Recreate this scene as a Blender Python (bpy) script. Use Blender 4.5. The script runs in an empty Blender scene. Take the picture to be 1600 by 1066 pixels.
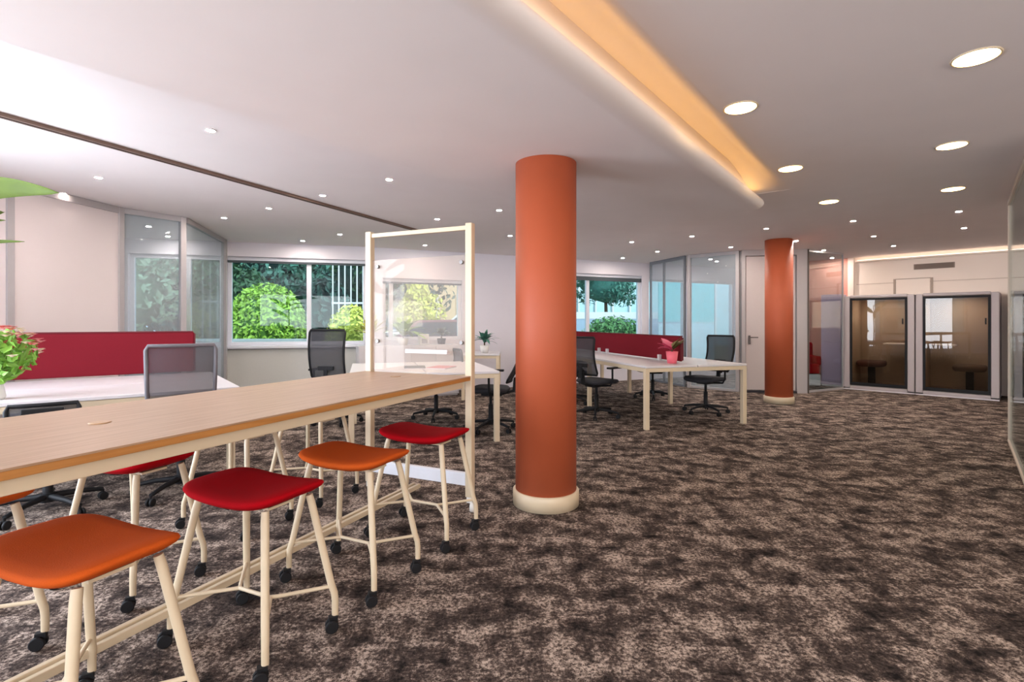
import bpy, math, random
from mathutils import Vector, Matrix
PI = math.pi
C = bpy.context.scene.collection
SC = bpy.context.scene
CAMZ, F, HOR = 1.27, 800.0, 503.0
CEIL, SLAB = 2.56, 2.38

def G(px, py, z=0.0):
    d = F * (CAMZ - z) / (py - HOR)
    return Vector(((px - 800) * d / F, d, z))
def D(px, d, z=0.0):
    return Vector(((px - 800) * d / F, d, z))
def dirv(deg):
    return Vector((math.cos(math.radians(deg)), math.sin(math.radians(deg)), 0))

# ------------------------------------------------------------------ materials
MATS = {}
def node_mat(name):
    m = bpy.data.materials.new(name); m.use_nodes = True
    nt = m.node_tree; b = nt.nodes['Principled BSDF']
    return m, nt, b
def S(c):
    def f(v):
        v /= 255.0
        return v / 12.92 if v <= 0.04045 else ((v + 0.055) / 1.055) ** 2.4
    return (f(c[0]), f(c[1]), f(c[2]), 1)
def mat(name, rgb, rough=0.6, metal=0.0, noise=0.0, nscale=40, bump=0.0, spec=0.5, sheen=0.0, stretch=None, trans=0.0):
    if name in MATS: return MATS[name]
    m, nt, b = node_mat(name)
    col = S(rgb)
    b.inputs['Roughness'].default_value = rough
    b.inputs['Metallic'].default_value = metal
    b.inputs['Specular IOR Level'].default_value = spec
    if sheen: b.inputs['Sheen Weight'].default_value = sheen
    tc = nt.nodes.new('ShaderNodeTexCoord'); n = nt.nodes.new('ShaderNodeTexNoise')
    n.inputs['Scale'].default_value = nscale; n.inputs['Detail'].default_value = 4
    if stretch:
        mp = nt.nodes.new('ShaderNodeMapping'); mp.inputs['Scale'].default_value = stretch
        nt.links.new(tc.outputs['Object'], mp.inputs['Vector']); nt.links.new(mp.outputs[0], n.inputs['Vector'])
    else:
        nt.links.new(tc.outputs['Object'], n.inputs['Vector'])
    mx = nt.nodes.new('ShaderNodeMix'); mx.data_type = 'RGBA'
    k = max(noise, 0.03)
    mx.inputs[6].default_value = tuple(max(0, v * (1 - k)) for v in col[:3]) + (1,)
    mx.inputs[7].default_value = tuple(min(1, v * (1 + k)) for v in col[:3]) + (1,)
    nt.links.new(n.outputs['Fac'], mx.inputs[0]); nt.links.new(mx.outputs[2], b.inputs['Base Color'])
    if bump:
        bp = nt.nodes.new('ShaderNodeBump'); bp.inputs['Strength'].default_value = bump; bp.inputs['Distance'].default_value = 0.004
        nt.links.new(n.outputs['Fac'], bp.inputs['Height']); nt.links.new(bp.outputs[0], b.inputs['Normal'])
    if trans:
        tr = nt.nodes.new('ShaderNodeBsdfTransparent'); mix = nt.nodes.new('ShaderNodeMixShader')
        mix.inputs[0].default_value = trans
        nt.links.new(b.outputs[0], mix.inputs[1]); nt.links.new(tr.outputs[0], mix.inputs[2])
        nt.links.new(mix.outputs[0], nt.nodes['Material Output'].inputs[0])
    MATS[name] = m
    return m
def emit(name, rgb, st):
    if name in MATS: return MATS[name]
    m, nt, b = node_mat(name)
    b.inputs['Base Color'].default_value = (0.8, 0.8, 0.8, 1)
    b.inputs['Emission Color'].default_value = S(rgb); b.inputs['Emission Strength'].default_value = st
    MATS[name] = m; return m
def glass(name, tint=(235, 245, 245), refl=0.08, haze=0.0, hazecol=(220, 225, 228), fk=0.35):
    m = bpy.data.materials.new(name); m.use_nodes = True; nt = m.node_tree; nt.nodes.clear()
    out = nt.nodes.new('ShaderNodeOutputMaterial')
    tr = nt.nodes.new('ShaderNodeBsdfTransparent'); tr.inputs[0].default_value = S(tint)
    gl = nt.nodes.new('ShaderNodeBsdfGlossy'); gl.inputs['Roughness'].default_value = 0.01
    fr = nt.nodes.new('ShaderNodeLayerWeight'); fr.inputs[0].default_value = 0.3
    ma = nt.nodes.new('ShaderNodeMath'); ma.operation = 'MULTIPLY_ADD'; ma.inputs[1].default_value = fk; ma.inputs[2].default_value = refl
    nt.links.new(fr.outputs['Fresnel'], ma.inputs[0])
    mx = nt.nodes.new('ShaderNodeMixShader')
    nt.links.new(ma.outputs[0], mx.inputs[0]); nt.links.new(gl.outputs[0], mx.inputs[2])
    if haze:
        df = nt.nodes.new('ShaderNodeBsdfDiffuse'); df.inputs[0].default_value = S(hazecol)
        m2 = nt.nodes.new('ShaderNodeMixShader'); m2.inputs[0].default_value = haze
        nt.links.new(tr.outputs[0], m2.inputs[1]); nt.links.new(df.outputs[0], m2.inputs[2]); nt.links.new(m2.outputs[0], mx.inputs[1])
    else:
        nt.links.new(tr.outputs[0], mx.inputs[1])
    nt.links.new(mx.outputs[0], out.inputs[0]); MATS[name] = m
    return m

def carpet_mat():
    m, nt, b = node_mat('carpet')
    b.inputs['Roughness'].default_value = 1.0; b.inputs['Specular IOR Level'].default_value = 0.1
    N = nt.nodes.new; L = nt.links.new
    tc = N('ShaderNodeTexCoord')
    def noise(scale, sc=(1, 1, 1), rot=0, det=3, rough=0.6, dist=0):
        mp = N('ShaderNodeMapping'); mp.inputs['Scale'].default_value = sc; mp.inputs['Rotation'].default_value = (0, 0, rot)
        n = N('ShaderNodeTexNoise'); n.inputs['Scale'].default_value = scale; n.inputs['Detail'].default_value = det
        n.inputs['Roughness'].default_value = rough; n.inputs['Distortion'].default_value = dist
        L(tc.outputs['Object'], mp.inputs['Vector']); L(mp.outputs[0], n.inputs['Vector']); return n.outputs['Fac']
    def ramp(f, a, c):
        r = N('ShaderNodeMapRange'); r.inputs[1].default_value = a; r.inputs[2].default_value = c
        L(f, r.inputs[0]); return r.outputs[0]
    def math_(op, a, c):
        r = N('ShaderNodeMath'); r.operation = op
        for i, v in enumerate((a, c)):
            if isinstance(v, (int, float)): r.inputs[i].default_value = v
            else: L(v, r.inputs[i])
        return r.outputs[0]
    patches = ramp(noise(3.6, (1.0, 1.7, 1), 0.30, 7, 0.74, 0.5), 0.38, 0.62)
    cross = ramp(noise(6.5, (2.2, 1.0, 1), 0.30, 4, 0.6), 0.36, 0.66)
    grain = ramp(noise(62, (1, 1, 1), 0, 4, 0.75), 0.38, 0.62)
    fine = ramp(noise(260, (1, 1, 1), 0, 1, 0.5), 0.3, 0.7)
    p = math_('ADD', math_('MULTIPLY', patches, 0.62), math_('MULTIPLY', cross, 0.38))
    g = math_('ADD', math_('MULTIPLY', grain, 0.7), math_('MULTIPLY', fine, 0.3))
    v = math_('MULTIPLY', p, math_('ADD', math_('MULTIPLY', g, 1.35), 0.10))
    cr = N('ShaderNodeValToRGB')
    e = cr.color_ramp.elements
    e[0].position = 0.05; e[0].color = S((30, 26, 26))
    e[1].position = 0.85; e[1].color = S((196, 178, 164))
    mid = e.new(0.38); mid.color = S((88, 76, 70))
    L(v, cr.inputs[0]); L(cr.outputs[0], b.inputs['Base Color'])
    bp = N('ShaderNodeBump'); bp.inputs['Strength'].default_value = 0.5; bp.inputs['Distance'].default_value = 0.005
    L(g, bp.inputs['Height']); L(bp.outputs[0], b.inputs['Normal'])
    return m
def wood_mat(name, a, c):
    m, nt, b = node_mat(name); MATS[name] = m
    b.inputs['Roughness'].default_value = 0.38
    N = nt.nodes.new; L = nt.links.new
    tc = N('ShaderNodeTexCoord'); mp = N('ShaderNodeMapping'); mp.inputs['Scale'].default_value = (26, 1.4, 26)
    n = N('ShaderNodeTexNoise'); n.inputs['Scale'].default_value = 2.2; n.inputs['Detail'].default_value = 6; n.inputs['Distortion'].default_value = 0.6
    L(tc.outputs['Object'], mp.inputs[0]); L(mp.outputs[0], n.inputs[0])
    cr = N('ShaderNodeValToRGB'); e = cr.color_ramp.elements
    e[0].position = 0.3; e[0].color = S(a); e[1].position = 0.7; e[1].color = S(c)
    L(n.outputs['Fac'], cr.inputs[0]); L(cr.outputs[0], b.inputs['Base Color'])
    return m

M_CEIL = mat('ceiling_paint', (236, 228, 226), 0.9, noise=0.01, nscale=3)
M_WALL = mat('wall_paint', (224, 220, 228), 0.85, noise=0.02, nscale=3)
M_CREAM = mat('cream_paint', (246, 232, 220), 0.8, noise=0.02, nscale=3)
M_PINK = mat('pink_paint', (222, 160, 145), 0.8, noise=0.03, nscale=3)
M_CARPET = carpet_mat()
M_GREY = mat('grey_metal', (168, 163, 164), 0.45, noise=0.02)
M_WINF = mat('window_white', (222, 224, 232), 0.4, noise=0.02)
M_COL = mat('terracotta_paint', (174, 82, 48), 0.6, noise=0.05, nscale=6)
M_BASE = mat('cream_metal', (208, 190, 162), 0.4, noise=0.03, nscale=10)
M_TOP = wood_mat('light_oak', (156, 124, 98), (178, 146, 120))
M_EDGE = wood_mat('oak_edge', (166, 110, 56), (188, 130, 70))
M_RED = mat('red_fabric', (158, 6, 18), 0.95, noise=0.12, nscale=300, bump=0.2, spec=.08)
M_ORANGE = mat('orange_fabric', (190, 82, 28), 0.95, noise=0.12, nscale=300, bump=0.2, spec=.08)
M_DIV = mat('burgundy_fabric', (116, 30, 40), 0.95, noise=0.1, nscale=200, bump=0.2, spec=.08)
M_DIVE = mat('burgundy_edge', (96, 22, 32), 0.8, noise=0.05)
M_WHITE = mat('white_laminate', (212, 208, 211), 0.35, noise=0.01)
M_BLACK = mat('black_plastic', (24, 24, 27), 0.6, noise=0.1, spec=.25)
M_SEATB = mat('charcoal_fabric', (38, 38, 44), 0.9, noise=0.2, nscale=250, bump=0.2)
M_MESH = mat('chair_mesh', (60, 60, 66), 0.8, noise=0.2, nscale=300, trans=0.33)
M_MESHL = mat('grey_chair_mesh', (82, 78, 84), 0.8, noise=0.15, nscale=300, trans=0.45)
M_CFR = mat('grey_chair_frame', (96, 94, 100), 0.5, noise=0.05)
M_CHROME = mat('brushed_metal', (180, 178, 176), 0.3, metal=0.9)
M_POD = mat('pod_grey', (172, 163, 164), 0.6, noise=0.02)
M_PODIN = mat('pod_felt', (166, 150, 136), 0.95, noise=0.1, nscale=80)
M_TRACK = mat('track_brown', (120, 98, 86), 0.7, noise=0.1)
M_VENT = mat('vent_grey', (140, 124, 112), 0.6, noise=0.05)
M_LEAF = mat('leaf_green', (92, 116, 10), 0.6, noise=0.35, nscale=8)
M_LEAFD = mat('leaf_dark', (44, 78, 44), 0.6, noise=0.4, nscale=6)
M_LEAFB = mat('leaf_bright', (140, 176, 60), 0.6, noise=0.35, nscale=5)
M_LEAFY = mat('leaf_yellow', (214, 214, 96), 0.6, noise=0.25, nscale=5)
M_LEAFT = mat('leaf_teal', (64, 116, 100), 0.6, noise=0.35, nscale=5)
M_PETAL = mat('petal_pink', (240, 168, 168), 0.6, noise=0.15, nscale=30)
M_PETALW = mat('petal_cream', (244, 228, 200), 0.6, noise=0.1, nscale=30)
M_MAG = mat('petal_magenta', (226, 92, 130), 0.6, noise=0.15, nscale=30)
M_POTP = mat('pot_pink', (226, 104, 120), 0.5, noise=0.05)
M_POTW = mat('pot_white', (230, 228, 224), 0.4, noise=0.03)
M_STEM = mat('stem_brown', (84, 66, 46), 0.8, noise=0.2)
M_G = glass('clear_glass', (240, 247, 248), 0.03)
M_GW = glass('window_glass', (225, 240, 245), 0.015, fk=.25)
M_GP = glass('partition_glass', (236, 242, 246), 0.015, 0.2, (228, 234, 238), .2)  # pale diffuse haze mixed in, imitating the bright veil over the panes
M_GB = glass('board_glass', (250, 244, 238), 0.004, 0.12, (236, 232, 230), 0.1)
M_GPOD = glass('pod_glass', (215, 208, 198), 0.025, fk=.10)
M_LENS = emit('lamp_warm', (255, 206, 128), 22)
M_SPOT = emit('lamp_white', (255, 240, 228), 1000)
M_COVE = emit('cove_amber', (255, 192, 84), 4.3)

# ------------------------------------------------------------------ mesh builder
class MB:
    def __init__(s): s.v = []; s.f = []; s.sm = []
    def add(s, vs, fs, smooth=False):
        o = len(s.v); s.v += [Vector(v) for v in vs]
        for f in fs: s.f.append([i + o for i in f]); s.sm.append(smooth)
        return s
    def box(s, c, size, rz=0, M=None):
        c = Vector(c); hx, hy, hz = [k / 2 for k in size]
        R = M if M else Matrix.Rotation(rz, 3, 'Z')
        vs = [c + R @ Vector((x * hx, y * hy, z * hz)) for x in (-1, 1) for y in (-1, 1) for z in (-1, 1)]
        return s.add(vs, [(0, 1, 3, 2), (4, 6, 7, 5), (0, 4, 5, 1), (2, 3, 7, 6), (0, 2, 6, 4), (1, 5, 7, 3)])
    def beam(s, a, b, w, h, up=(0, 0, 1)):
        a = Vector(a); b = Vector(b); d = b - a; L = d.length; d.normalize(); up = Vector(up)
        if abs(d.dot(up)) > 0.99: up = Vector((0, 1, 0))
        x = d.cross(up).normalized(); z = x.cross(d).normalized()
        M = Matrix((x, d, z)).transposed()
        return s.box((a + b) / 2, (w, L, h), M=M)
    def tube(s, pts, r, n=10, caps=True):
        pts = [Vector(p) for p in pts]; rs = r if isinstance(r, (list, tuple)) else [r] * len(pts)
        rings = []; prev = None
        for i, p in enumerate(pts):
            d = (pts[min(i + 1, len(pts) - 1)] - pts[max(i - 1, 0)]).normalized()
            if prev is None:
                u = d.cross(Vector((0, 0, 1)))
                if u.length < 0.05: u = d.cross(Vector((0, 1, 0)))
                u.normalize()
            else:
                u = (prev - d * prev.dot(d)).normalized()
            prev = u; w = d.cross(u)
            rings.append([p + (u * math.cos(2 * PI * k / n) + w * math.sin(2 * PI * k / n)) * rs[i] for k in range(n)])
        vs = [v for rr in rings for v in rr]; fs = []
        for i in range(len(rings) - 1):
            for k in range(n):
                fs.append((i * n + k, i * n + (k + 1) % n, (i + 1) * n + (k + 1) % n, (i + 1) * n + k))
        s.add(vs, fs, True)
        if caps:
            s.add(rings[0], [tuple(range(n))[::-1]]); s.add(rings[-1], [tuple(range(n))])
        return s
    def lathe(s, prof, c=(0, 0, 0), n=32, sx=1, sy=1, ex=2.0, lift=None, smooth=True, M=None):
        c = Vector(c); vs = []; fs = []
        for (r, z) in prof:
            for k in range(n):
                a = 2 * PI * k / n; ca, sa = math.cos(a), math.sin(a)
                x = math.copysign(abs(ca) ** (2 / ex), ca) * r * sx; y = math.copysign(abs(sa) ** (2 / ex), sa) * r * sy
                zz = z + (lift(x, y) if lift else 0)
                p = Vector((x, y, zz)); p = M @ p if M else p
                vs.append(c + p)
        for i in range(len(prof) - 1):
            for k in range(n):
                fs.append((i * n + k, i * n + (k + 1) % n, (i + 1) * n + (k + 1) % n, (i + 1) * n + k))
        fs.append(tuple(range(n))[::-1]); fs.append(tuple(range((len(prof) - 1) * n, len(prof) * n)))
        return s.add(vs, fs, smooth)
    def prism(s, poly, z0, z1):
        n = len(poly); vs = [(p[0], p[1], z0) for p in poly] + [(p[0], p[1], z1) for p in poly]
        fs = [tuple(range(n))[::-1], tuple(range(n, 2 * n))] + [(i, (i + 1) % n, n + (i + 1) % n, n + i) for i in range(n)]
        return s.add(vs, fs)
    def wheel(s, c, axis, r, w, n=16):
        a = Vector(axis).normalized(); c = Vector(c)
        return s.tube([c - a * w / 2, c - a * w * .35, c + a * w * .35, c + a * w / 2], [r * .86, r, r, r * .86], n)
    def blade(s, base, d, length, width, droop=0.3, up=(0, 0, 1), n=8, tip=1.0, fold=0.15):
        base = Vector(base); d = Vector(d).normalized(); side = d.cross(Vector(up))
        if side.length < .05: side = Vector((1, 0, 0))
        side.normalize(); upv = side.cross(d).normalized(); vs = []
        for i in range(n + 1):
            t = i / n; p = base + d * length * t + Vector((0, 0, -droop * length * t * t))
            w = width * .5 * math.sin(PI * min(1, (0.06 + t * .94)) ** .8) ** .8 * (1 if t < .999 else 0.02) + 0.0008
            vs += [p - side * w + upv * w * fold, p, p + side * w + upv * w * fold]
        fs = []
        for i in range(n):
            fs += [(3 * i, 3 * i + 1, 3 * i + 4, 3 * i + 3), (3 * i + 1, 3 * i + 2, 3 * i + 5, 3 * i + 4)]
        return s.add(vs, fs, True)
    def leaves(s, c, rad, n, size, rng, shell=0.55):
        c = Vector(c)
        for _ in range(n):
            while True:
                p = Vector((rng.uniform(-1, 1), rng.uniform(-1, 1), rng.uniform(-1, 1)))
                if shell < p.length < 1: break
            nr = (p + Vector((rng.gauss(0, .5), rng.gauss(0, .5), rng.gauss(0, .5)))).normalized()
            q = c + Vector((p.x * rad[0], p.y * rad[1], p.z * rad[2]))
            t = nr.cross(Vector((rng.gauss(0, 1), rng.gauss(0, 1), rng.gauss(0, 1)))).normalized(); b = nr.cross(t)
            sz = size * rng.uniform(.6, 1.4)
            s.add([q - t * sz, q - b * sz * .45 + nr * sz * .1, q + t * sz, q + b * sz * .45 + nr * sz * .1], [(0, 1, 2, 3)])
        return s
    def build(s, name, m, parent=None, bevel=0, kind=None, segs=2):
        me = bpy.data.meshes.new(name); me.from_pydata([tuple(v) for v in s.v], [], s.f)
        me.polygons.foreach_set('use_smooth', s.sm); me.materials.append(m); me.update()
        o = bpy.data.objects.new(name, me); C.objects.link(o)
        if parent: o.parent = parent
        if bevel:
            b = o.modifiers.new('bevel', 'BEVEL'); b.width = bevel; b.segments = segs; b.limit_method = 'ANGLE'
        if kind: o['kind'] = kind
        return o
def thing(name, label, cat, loc=(0, 0, 0), rz=0, group=None):
    o = bpy.data.objects.new(name, None); C.objects.link(o); o.empty_display_size = .1
    o.location = loc; o.rotation_euler = (0, 0, rz); o['label'] = label; o['category'] = cat
    if group: o['group'] = group
    return o
def tag(o, label, cat, group=None, kind=None):
    o['label'] = label; o['category'] = cat
    if group: o['group'] = group
    if kind: o['kind'] = kind
    return o
def copy_tree(o, parent=None):
    c = o.copy(); C.objects.link(c)
    if parent: c.parent = parent
    for ch in [x for x in C.objects if x.parent == o]: copy_tree(ch, c)
    return c
def struct(name, mb, m, parent=None, bevel=0):
    return mb.build(name, m, parent, bevel, kind=None if parent else 'structure')

# ------------------------------------------------------------------ room shell
def lerp(p0, p1, t): return Vector(p0).lerp(Vector(p1), t)
P3 = Vector((-2.49, 8.82, 0))
A0 = Vector((-7.0, 8.82 - .27 * 4.51, 0)); B1 = Vector((8.6, 8.82 + .459 * 11.09, 0))
foot = [(-7, 4.2), (-4.7, 4.2), (-4.7, -3), (9.6, -3), (9.6, 14), (B1.x, B1.y), (P3.x, P3.y), (A0.x, A0.y)]
struct('floor', MB().prism(foot, -0.1, 0), M_CARPET)
sd = Vector((.615, .789, 0)); sn = Vector((.789, -.615, 0))
def clip(poly, f):
    out = []
    for i in range(len(poly)):
        a, b = poly[i], poly[(i + 1) % len(poly)]; fa, fb = f(a), f(b)
        if fa >= 0: out.append(a)
        if (fa >= 0) != (fb >= 0):
            t = fa / (fa - fb); out.append((a[0] + (b[0] - a[0]) * t, a[1] + (b[1] - a[1]) * t))
    return out
NA, NB, SA, SB = -1.255, -.93, -1.9, 5.60
fn = lambda p: p[0] * sn.x + p[1] * sn.y
fs_ = lambda p: p[0] * sd.x + p[1] * sd.y
band = clip(clip(foot, lambda p: fn(p) - NA), lambda p: NB - fn(p))
cm_ = MB()
for pl in (clip(foot, lambda p: NA - fn(p)), clip(foot, lambda p: fn(p) - NB), clip(band, lambda p: SA - fs_(p)), clip(band, lambda p: fs_(p) - SB)):
    if len(pl) > 2: cm_.prism(pl, CEIL, CEIL + .30)
# shallow curved light pocket beside the dropped slab
NS, NN = 40, 16; gv = []
for i in range(NS + 1):
    s_ = SA - .02 + (SB - SA + .04) * i / NS
    e_ = min(1, max(0, (SB - s_) / .9), max(0, (s_ - SA) / .3)); e_ = e_ * e_ * (3 - 2 * e_)
    for j in range(NN + 1):
        n_ = NA - .02 + (NB - NA + .04) * j / NN; k = max(0, (n_ + 1.13) / (NB + 1.13)); h = .5 + .5 * math.cos(PI * min(1, k))
        q = sd * s_ + sn * n_; gv.append((q.x, q.y, CEIL + .0012 + .12 * h * e_))
cm_.add(gv, [(i * (NN + 1) + j, i * (NN + 1) + j + 1, (i + 1) * (NN + 1) + j + 1, (i + 1) * (NN + 1) + j) for i in range(NS) for j in range(NN)], True)
struct('ceiling', cm_, M_CEIL)

def wall(name, p0, p1, openings, m, th=0.2, side=1, z1=CEIL, z0=0.0):
    """openings: (s0,s1,za,zb) in metres along p0->p1; thickness to the left (side=1) or right of travel."""
    p0 = Vector((p0[0], p0[1], 0)); p1 = Vector((p1[0], p1[1], 0)); L = (p1 - p0).length; u = (p1 - p0) / L
    n = Vector((-u.y, u.x, 0)) * side
    mb = MB()
    def piece(a, b, za, zb):
        if b - a < 1e-4 or zb - za < 1e-4: return
        c = p0 + u * (a + b) / 2 + n * th / 2; c.z = (za + zb) / 2
        mb.box(c, (b - a, th, zb - za), math.atan2(u.y, u.x))
    s = 0
    for (a, b, za, zb) in sorted(openings):
        piece(s, a, z0, z1); piece(a, b, z0, za); piece(a, b, zb, z1); s = b
    piece(s, L, z0, z1)
    return struct(name, mb, m)
WN = [0]
def window(p0, p1, a, b, za, zb, mull=(), th=0.2, side=1, blind=None, fw=0.06, pane=True):
    WN[0] += 1
    p0 = Vector((p0[0], p0[1], 0)); p1 = Vector((p1[0], p1[1], 0)); u = (p1 - p0).normalized()
    n = Vector((-u.y, u.x, 0)) * side; off = n * th * .45
    fr = MB(); Z = Vector((0, 0, 1))
    def P(s_, z): return p0 + u * s_ + off + Z * z
    e = .002
    for (s0, s1, z0, z1) in [(a + e, a + fw, za + e, zb - e), (b - fw, b - e, za + e, zb - e)] + [(m_ - fw * .6, m_ + fw * .6, za + fw, zb - fw) for m_ in mull]:
        fr.box(P((s0 + s1) / 2, (z0 + z1) / 2), (s1 - s0, .07, z1 - z0), math.atan2(u.y, u.x))
    for z0, z1 in ((za + e, za + fw), (zb - fw, zb - e)):
        fr.box(P((a + b) / 2, (z0 + z1) / 2), (b - a - 2 * fw, .07, z1 - z0), math.atan2(u.y, u.x))
    w = struct('window_%d' % WN[0], fr, M_WINF, bevel=.004)
    edges = [a + fw * .5] + list(mull) + [b - fw * .5]
    for i in range(len(edges) - 1):
        MB().box(P((edges[i] + edges[i + 1]) / 2, (za + zb) / 2), (edges[i + 1] - edges[i] - .01, .012, zb - za - fw), math.atan2(u.y, u.x)).build('window_pane', M_GW, w)
    if blind:
        c = P((a + b) / 2, zb - fw - blind / 2 - .002) - n * .06
        MB().box(c, (b - a - .02, .05, blind), math.atan2(u.y, u.x)).build('roller_blind', mat('blind_grey', (70, 78, 84), .7, noise=.05), w)
    return w
# wall A (garden windows on the left)
LA = (P3 - A0).length; uA = (P3 - A0) / LA
def sA(px):
    k = (px - 800) / F
    # A0 + s*u : X = k*Y
    return (k * A0.y - A0.x) / (uA.x - k * uA.y)
wa = [(sA(200), sA(348), .88, 2.33), (sA(354), sA(573), .88, 2.33)]
wall('wall_garden_left', A0, P3, wa, M_WALL)
window(A0, P3, *wa[0], mull=[sA(292)])
window(A0, P3, *wa[1], mull=[sA(482)], blind=.035)
LB = (B1 - P3).length; uB = (B1 - P3) / LB
def sB(px):
    k = (px - 800) / F
    return (k * P3.y - P3.x) / (uB.x - k * uB.y)
wb = [(sB(598), sB(722), .94, 2.04), (sB(880), sB(1003), .93, 2.28), (sB(1014), sB(1073), .3, 2.22), (sB(1081), sB(1149), .3, 2.22)]
wall('wall_garden_right', P3, B1, wb, M_WALL)
window(P3, B1, *wb[0], blind=.03, mull=[sB(612)])
window(P3, B1, *wb[1], mull=[sB(921)], blind=.08)
window(P3, B1, *wb[2], fw=.04)
window(P3, B1, *wb[3], fw=.04)
# sill ledge under the garden windows
sm = MB(); nA = Vector((uA.y, -uA.x, 0))
a, b = A0 + uA * sA(352), P3 - uA * .05
sm.beam(a + nA * .07 + Vector((0, 0, .86)), b + nA * .07 + Vector((0, 0, .86)), .15, .04)
struct('trim_1', sm, M_WINF, bevel=.005)
sm = MB()
sm.beam(a + nA * .02 + Vector((0, 0, .42)), b + nA * .02 + Vector((0, 0, .42)), .045, .80)
struct('trim_2', sm, mat('sill_panel', (214, 214, 208), .7, noise=.02))
# left wall behind the photograph's edge, back wall, right wall
wl = [(.7, 3.3, .75, 2.35), (3.7, 6.5, .75, 2.35)]
wall('wall_left', (-4.7, 4.2), (-4.7, -3), wl, M_WALL, side=-1)
for o_ in wl: window((-4.7, 4.2), (-4.7, -3), *o_, mull=[(o_[0] + o_[1]) / 2], side=-1)
wall('wall_left_room', (-7, 4.2), A0, [], M_WALL, side=1)
wall('wall_left_return', (-7, 4.2), (-4.9, 4.2), [], M_WALL, side=-1)
wk = [(1.0, 4.6, 1.0, 2.3), (5.2, 8.8, 1.0, 2.3), (9.4, 13.2, 1.0, 2.3)]
wall('wall_back', (-4.7, -3), (9.6, -3), wk, M_WALL, side=-1)
for o_ in wk: window((-4.7, -3), (9.6, -3), *o_, mull=[o_[0] + 1.25, o_[0] + 2.45], side=-1)
wall('wall_right', (9.6, -3), (9.6, 14), [], M_CREAM, side=-1)
# cream wall behind the booths
WU = Vector((.705, -.709, 0)); WNn = Vector((-.709, -.705, 0))
W0 = Vector((6.84, 10.37, 0)); W1 = W0 + WU * 3.88
wall('wall_cream', W0, W1, [], M_CREAM, side=1, th=.15)
MB_ = MB(); q = W0 + WNn * .03 + WU * .03; MB_.box((q.x, q.y, CEIL / 2), (.10, .08, CEIL - .004), math.atan2(WU.y, WU.x)); struct('trim_3', MB_, M_CREAM)
MB_ = MB(); c = W0 + WNn * .006; MB_.beam(c + WU * .12 + Vector((0, 0, 2.02)), c + WU * 3.8 + Vector((0, 0, 2.02)), .012, .012); struct('trim_4', MB_, mat('seam_beige', (206, 188, 174), .8))
cs = MB(); c = W0 + WNn * .05 + Vector((0, 0, 2.47)); cs.beam(c + WU * .12, c + WU * 3.8, .09, .03); cs = struct('trim_6', cs, M_CREAM)
MB().beam(c + WU * .14 + Vector((0, 0, .021)), c + WU * 3.75 + Vector((0, 0, .021)), .03, .01).build('light_strip', emit('cornice_light', (255, 226, 200), 2), cs)
wall('wall_pink', Vector((5.35, 11.86, 0)), W0, [], M_PINK, side=1, th=.15)
# door wall
E0 = Vector((4.14, 9.22, 0)); E1 = Vector((5.24, 9.07, 0)); uE = (E1 - E0).normalized(); aE = math.atan2(uE.y, uE.x)
wall('wall_door', E0, E1, [(.06, .93, 0, 2.46)], M_GREY, side=1, th=.12)
dm = MB(); c = E0 + uE * .495 + Vector((-uE.y, uE.x, 0)) * .05; dm.box((c.x, c.y, 1.245), (.84, .045, 2.40), aE)
dr = struct('door_1', dm, mat('door_grey', (188, 178, 176), .5, noise=.02), bevel=.003)
hd = MB(); h0 = E0 + uE * .13 - Vector((-uE.y, uE.x, 0)) * .01
for z in (.99, .90):
    hd.beam((h0.x, h0.y, z), (h0.x + .0, h0.y + .035, z), .02, .02)
hd.beam((h0.x, h0.y - .03, .99), (h0.x + uE.x * .13, h0.y - .03 + uE.y * .13, .99), .016, .02)
hd.box((h0.x, h0.y + .01, .945), (.035, .012, .16), aE)
hd.build('door_handle', mat('handle_dark', (92, 84, 84), .35, metal=.6), dr)
th_ = MB(); c = E0 + uE * .495; th_.box((c.x, c.y - .005, .02), (.86, .03, .036), aE); th_.build('threshold_strip', mat('threshold_dark', (34, 30, 40), .5), dr)
dk = MB(); c = E1 + uE * .012; dk.box((c.x, c.y + .05, CEIL / 2), (.022, .13, CEIL - .004), aE); struct('trim_5', dk, mat('dark_bronze', (78, 68, 62), .4, metal=.3))

# ------------------------------------------------------------------ dropped slab with rounded cove edge
sd = Vector((.615, .789, 0)); sn = Vector((.789, -.615, 0))
R0 = Vector((-.22, 1.765, 0)) - sd * 3.6; R1 = Vector((2.36, 5.08, 0))
L0 = Vector((-2.03, 2.0, 0)) - sd * 3.0; L1 = Vector((1.13, 6.10, 0))
poly = [R0, R1, Vector((2.30, 5.26, 0)), Vector((2.10, 5.48, 0)), Vector((1.62, 5.98, 0)), Vector((1.42, 6.14, 0)), Vector((1.24, 6.17, 0)), L1, L0]
slab = MB().prism([(p.x, p.y) for p in poly], SLAB, CEIL - .002)
slab = struct('ceiling_slab', slab, M_CEIL)
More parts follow.
